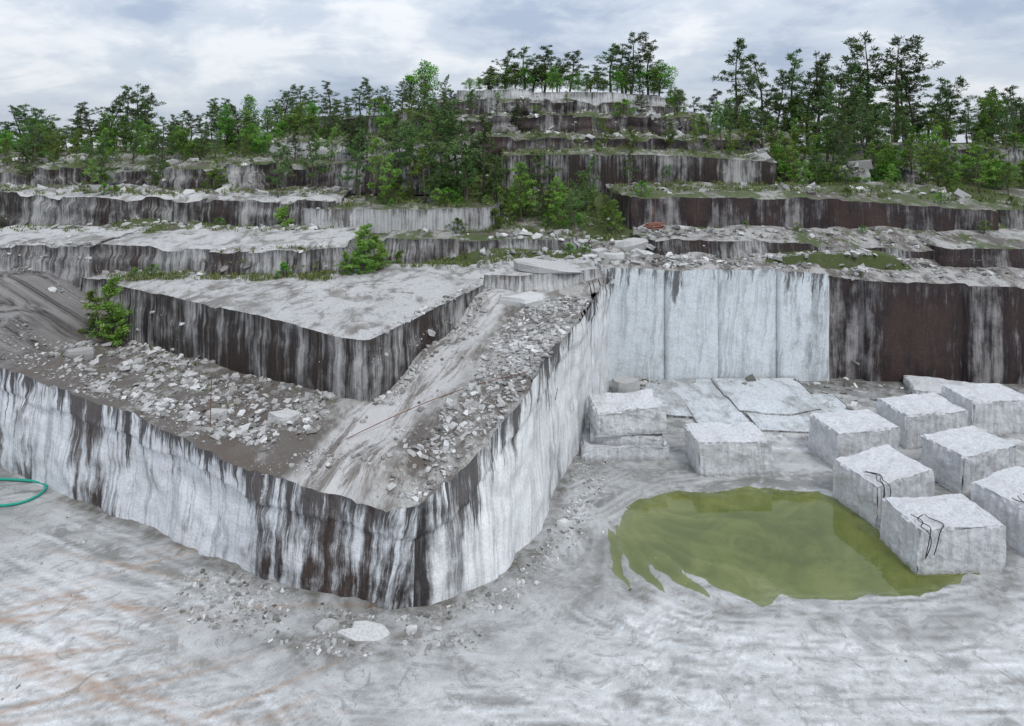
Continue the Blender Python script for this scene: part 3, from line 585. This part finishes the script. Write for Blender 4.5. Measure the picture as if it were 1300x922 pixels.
def put(me,name,x,y,h,H0,rot=None,z=None,sx=1.0):
    ob=bpy.data.objects.new(name,me); scn.collection.objects.link(ob)
    s=h/H0; ob.scale=(s*sx,s*sx,s); ob.rotation_euler=(random.gauss(0,.035),random.gauss(0,.035),random.uniform(0,6.28)); ob.location=(x,y,(gz(x,y) if z is None else z)-.08); return ob
def pine(x,y,zt,k=None,sx=1.0):
    h=max(1.5,zt-gz(x,y)); put(PINES[k if k is not None else random.randrange(6)],'pine_tree',x,y,h,8,sx=sx*random.uniform(.95,1.25)*(1.0 if h>6 else 1.2))
def mpine(x,y,zt,sx=1.05):
    h=max(1.2,zt-gz(x,y)); put(random.choice(MP+MP+[PINES[4],PINES[1]]),'pine_tree',x,y,h,6.5,sx=sx*random.uniform(.85,1.2))
def leafy(x,y,zt,k=None,sx=1.0):
    h=max(1.2,zt-gz(x,y)); put(LEAF[k if k is not None else random.randrange(3)],'broadleaf_tree',x,y,h,6,sx=sx*random.uniform(.85,1.2))
def shrub(x,y,h): put(random.choice(SHR),'shrub',x,y,h,2)
for x,zt,k in ((25.2,25.4,2),(28.4,23.8,0),(31.5,24.4,1),(33.3,23,4),(35.6,22.4,1),(38.3,23,4),(41,25.8,3),(43.2,25.4,3),(45.5,23.2,5),(47.7,21.2,4),(50.9,20.6,1),(53,20,5),(55.8,19.8,1),(58,20.4,4),(22.5,19.8,1),(20.7,19,5),(29.8,22,4),(34.5,23.5,5),(40,23,1),(37,21.5,3),(44.3,22,4),(49,21,5)):
    pine(x,72+random.uniform(-1.5,1.5),zt,k,1.1)
for i in range(46):
    x=19+i*.95; f=random.random()
    (pine if f<.6 else leafy)(x,random.uniform(64,77),random.uniform(16,20.2) if x>24 else random.uniform(15.5,18.2))
for x,zt,k in ((-.9,24.4,1),(1.3,24.8,4),(2.4,23.6,5),(3.5,25.0,1),(5,23.8,5),(6.6,24.3,2),(10.9,24.8,1),(12,25,5),(13.1,26.0,3),(14.9,25.3,1),(16.6,22.2,4),(8.75,22.6,4),(12.4,23.5,1),(18.2,20,1),(-2.6,22.6,4)):
    pine(x,70+random.uniform(-1,1),zt,k,1.3)
for i in range(24):
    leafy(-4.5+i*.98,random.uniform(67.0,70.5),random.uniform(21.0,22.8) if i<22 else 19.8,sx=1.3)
for x,zt,k in ((-9.6,23,None),(-11,21.4,None),(-12,20.8,0),(-15.7,21.2,1),(-14,20.4,5),(-17,20.8,4),(-20,20.8,1),(-22,20.2,0),(-23.6,20.4,4),(-26,19.8,1),(-24.8,20.2,5),(-44.6,19.6,1),(-43.2,20.2,4),(-42.2,20.2,5),(-41,19.4,1),(-39.5,18.8,0),(-49,18,1),(-53,18.2,4),(-35,17.6,1),(-37,17.6,0),(-57,17.6,1),(-31,18.8,1),(-29,19.2,None),(-46,18.4,4),(-33,18.2,5),(-51,17.6,5),(-55,18,1)):
    if k is None: leafy(x,69,zt,sx=1.1)
    else: pine(x,70+random.uniform(-1.5,1.5),zt,k,1.15)
for i in range(64):
    x=-64+i*.92; zt=random.uniform(14.9,17.3) if x<-32 else random.uniform(16.2,19.2)
    (leafy if random.random()<.33 else pine)(x,random.uniform(60,75),zt)
mids=[(-10,47,15.0),(-7.6,47.5,15.4),(-8.8,46,13.8),(-3.5,46.3,17.4),(-2.2,47,15.2),(-1.4,45.4,13.2),(.6,45.2,13.2),(2.2,45.8,13.5),(-5.2,47,16.2),(-4.2,46.6,16.6),(-11.8,48.5,14.4),(-16.8,45.2,14.2),(-6.4,46,14.2),
 (4.2,42.6,11.0),(3.2,44.5,12.2),(-3.2,44.8,13.0),(5.5,47,12.6),(-13,52,16.4),(-15,52,15.8),(-10,52.5,16.8),(-7,53,16.8),(-18,52.5,15.2),(16,55.5,16.9),(18.5,55.8,17.2),(20.5,56,16.8),(22.5,55,15.8),(14,56,16.0),(8,58.6,16.6),(24,58.5,16.8),(-1.5,60,16.8),
 (27,58,16.8),(30,60,17.4),(33,59,16.8),(-4,63,19.4),(13,63.5,19),(17,64,19.4),(-13,63,18.8),(-11,62.5,19.5),(-17,60,17.6),(-20,60,17.4),(-24,59,16.2),(-28,57,15.6),(35,62,17.5),(38,63,17.6),(42,63,17.2),(46,63,17),(50,64,17.6),(54,64,17.2),(40,58.5,14.4),(-30,53,14.8),(-27,55,15.4),(-9,49.4,15.8),(-36,54,15),(-41,55,15.3),(-46,55,14.8),
 (-20,49,13.6),(-23,48.8,13.2),(-28.5,50.4,13.8),(-33,49.5,13.2),(-17.6,48.6,14.4),(-15.6,48.8,14.8),(-25.5,54,15.2),(-22.5,53,15.2),(-33,55,15.6),(-38.5,50,13.4),(2.2,56.2,15.8),(5.5,64,19.4),(.5,61.5,18),(-6.5,57,16.8),(12,48.5,12.6),(9.5,50.5,13.2),(26,49,12.2),(30,50,12.8)]
for i,(x,y,zt) in enumerate(mids): (pine if i%2 else mpine)(x,y,zt)
rg=random.Random(5)
for i in range(250):
    x=rg.uniform(-56,58); y=rg.choice((53.5,56.5,60,63,66,51.5,48.5,56,60,58)); y+=rg.uniform(-.8,1.2)
    if abs(x)>20 and y<50 and rg.random()<.5: continue
    if x>5 and y<53.4: continue
    if -6<x<17 and y>55 and rg.random()<.72: continue
    q=rg.random()
    if q<.42: shrub(x,y,rg.uniform(.8,2.0))
    elif q<.52: leafy(x,y,gz(x,y)+rg.uniform(1.8,3.6))
    else: mpine(x,y,gz(x,y)+rg.uniform(1.6,4.0))
for i in range(75):
    x=rg.uniform(23,52); y=rg.uniform(50.5,58)
    q=rg.random(); h=rg.uniform(1,2.4)
    if q<.5: shrub(x,y,h)
    elif q<.65: leafy(x,y,gz(x,y)+rg.uniform(2,3.6))
    else: mpine(x,y,gz(x,y)+rg.uniform(2,4.5))
for i in range(60):
    x=rg.uniform(-10,8); y=rg.uniform(43.6,50)
    if rg.random()<.45: shrub(x,y,rg.uniform(.6,1.6))
    else: mpine(x,y,gz(x,y)+rg.uniform(1.2,3.4))
for i in range(75):
    x,y,a,b_=rg.choice([f for f in FOOT if f[1]>42]); o=rg.choice((.1,-1.6)); shrub(x+a*o,y+b_*o,rg.uniform(.35,1.1))
for x,y,h in ((-9.0,37.6,2.6),(-8.2,38.2,1.9),(-7.8,37.2,1.5),(-7.2,39.5,1.6),(-15.7,43.0,2.6),(-9.6,36.4,1.3),(-8.7,36.6,1.9)): put(random.choice(YP),'pine_tree',x,y,h,4,sx=1.5)
put(YP[0],'pine_tree',-21.0,32.9,3.4,4,sx=1.2); put(YP[1],'pine_tree',-21.9,33.3,2.4,4,sx=1.3); put(YP[1],'pine_tree',-20.4,32.6,1.8,4,sx=1.3)
for x,y in ((-8.6,36.5),(-9.3,36.2),(-21.5,36.0),(-20.5,35.9),(3.6,39.7),(4.6,40.2),(-3,39.8),(-18,43.4),(19.5,43),(24,43.2),(-13,35.8)): shrub(x,y,rg.uniform(.5,1.0))
G=Tr(); 
def grass(Q,nn,h):
    x0=min(q[0] for q in Q);x1=max(q[0] for q in Q);y0=min(q[1] for q in Q);y1=max(q[1] for q in Q)
    for i in range(nn):
        x=rg.uniform(x0,x1);y=rg.uniform(y0,y1)
        if not pip(x,y,Q) or noise.noise(Vector((x*.6,y*.6,8)))+rg.uniform(-.2,.2)<0: continue
        z=gz(x,y)
        for k in range(7): G.blade(Vector((x+rg.gauss(0,.08),y+rg.gauss(0,.08),z-.02)),Vector((rg.gauss(0,.5),rg.gauss(0,.5),1)),h*rg.uniform(.5,1.3),.05,rg.random(),rg)
grass([(-24,35.2),(-10,34.6),(-9.6,36.7),(-24,36.5)],900,.28)
grass([(-24,31),(-19.8,33.2),(-7,25.2),(-9,23.5)],350,.14)
grass([(-12,43.6),(8,41.3),(8,50),(-12,50)],1500,.35)
grass([(8,46),(40,46),(40,56),(8,52)],2200,.35)
grass([(-50,46),(-12,46),(-12,50),(-50,50)],1600,.3)
grass([(-34,41),(-12,41),(-12,43.5),(-34,44)],500,.25)
grass([(-9,38),(-2,38),(4,39.8),(-9,40.4)],600,.3)
grass([(-45,51.5),(30,53.6),(30,64),(-45,64)],3500,.4)
G_o=bpy.data.objects.new('grass',G.mesh('grass',M_grass)); scn.collection.objects.link(G_o)
# ---------------------------------------------------------------- light, sky, camera
SD=Vector((0.35,-0.50,0.83)).normalized(); el=math.asin(SD.z); az=math.atan2(SD.x,SD.y)
w=bpy.data.worlds.new("World"); scn.world=w; w.use_nodes=True; nt=w.node_tree; nt.nodes.clear(); n=N(nt)
out=nt.nodes.new('ShaderNodeOutputWorld'); bg=nt.nodes.new('ShaderNodeBackground'); n.link(bg.outputs[0],out.inputs[0])
sky=nt.nodes.new('ShaderNodeTexSky'); sky.sky_type='NISHITA'; sky.sun_disc=False; sky.sun_elevation=el; sky.sun_rotation=az
tc=n.coord('Generated'); mp=nt.nodes.new('ShaderNodeMapping'); mp.inputs['Scale'].default_value=(1,1,2.6); mp.inputs['Location'].default_value=(3.1,0.4,1.2); n.link(tc,mp.inputs[0])
a=n.noise(mp.outputs[0],3.0,8,0.55,0.3); c=n.noise(mp.outputs[0],8.5,6,0.6,.5)
v=n.math('ADD',n.math('MULTIPLY',a,0.68),n.math('MULTIPLY',c,0.32))
cl=n.mix(n.ramp(v,0.38,0.50),(3.9,4.6,5.9),(5.7,6.3,7.2)); cl=n.mix(n.ramp(v,0.49,0.60),cl,(7.9,8.2,8.6))
col=n.mix(0.92,sky.outputs[0],cl)
zz=n.sep(tc)[2]; k=n.math('MULTIPLY_ADD',n.math('MAXIMUM',zz,0.0),1.0,0.94)
vm=nt.nodes.new('ShaderNodeVectorMath'); vm.operation='SCALE'; n.link(col,vm.inputs[0]); n.link(k,vm.inputs['Scale']); n.link(vm.outputs[0],bg.inputs[0]); bg.inputs[1].default_value=0.107
sl=bpy.data.lights.new('sun','SUN'); sl.energy=1.5; sl.angle=R(10); sl.color=(1,.97,.93); so=bpy.data.objects.new('sun',sl); scn.collection.objects.link(so)
so.rotation_euler=SD.to_track_quat('Z','Y').to_euler(); so.location=(20,-30,60)
cd=bpy.data.cameras.new('camera'); cam=bpy.data.objects.new('camera',cd); scn.collection.objects.link(cam)
cam.location=(0,0,15); cam.rotation_euler=(R(90),0,0); cd.lens=800/1300*36; cd.sensor_width=36; cd.shift_y=-291/1300; cd.clip_end=3000
scn.camera=cam
scn.view_settings.view_transform='Standard'; scn.view_settings.look='None'; scn.view_settings.exposure=0
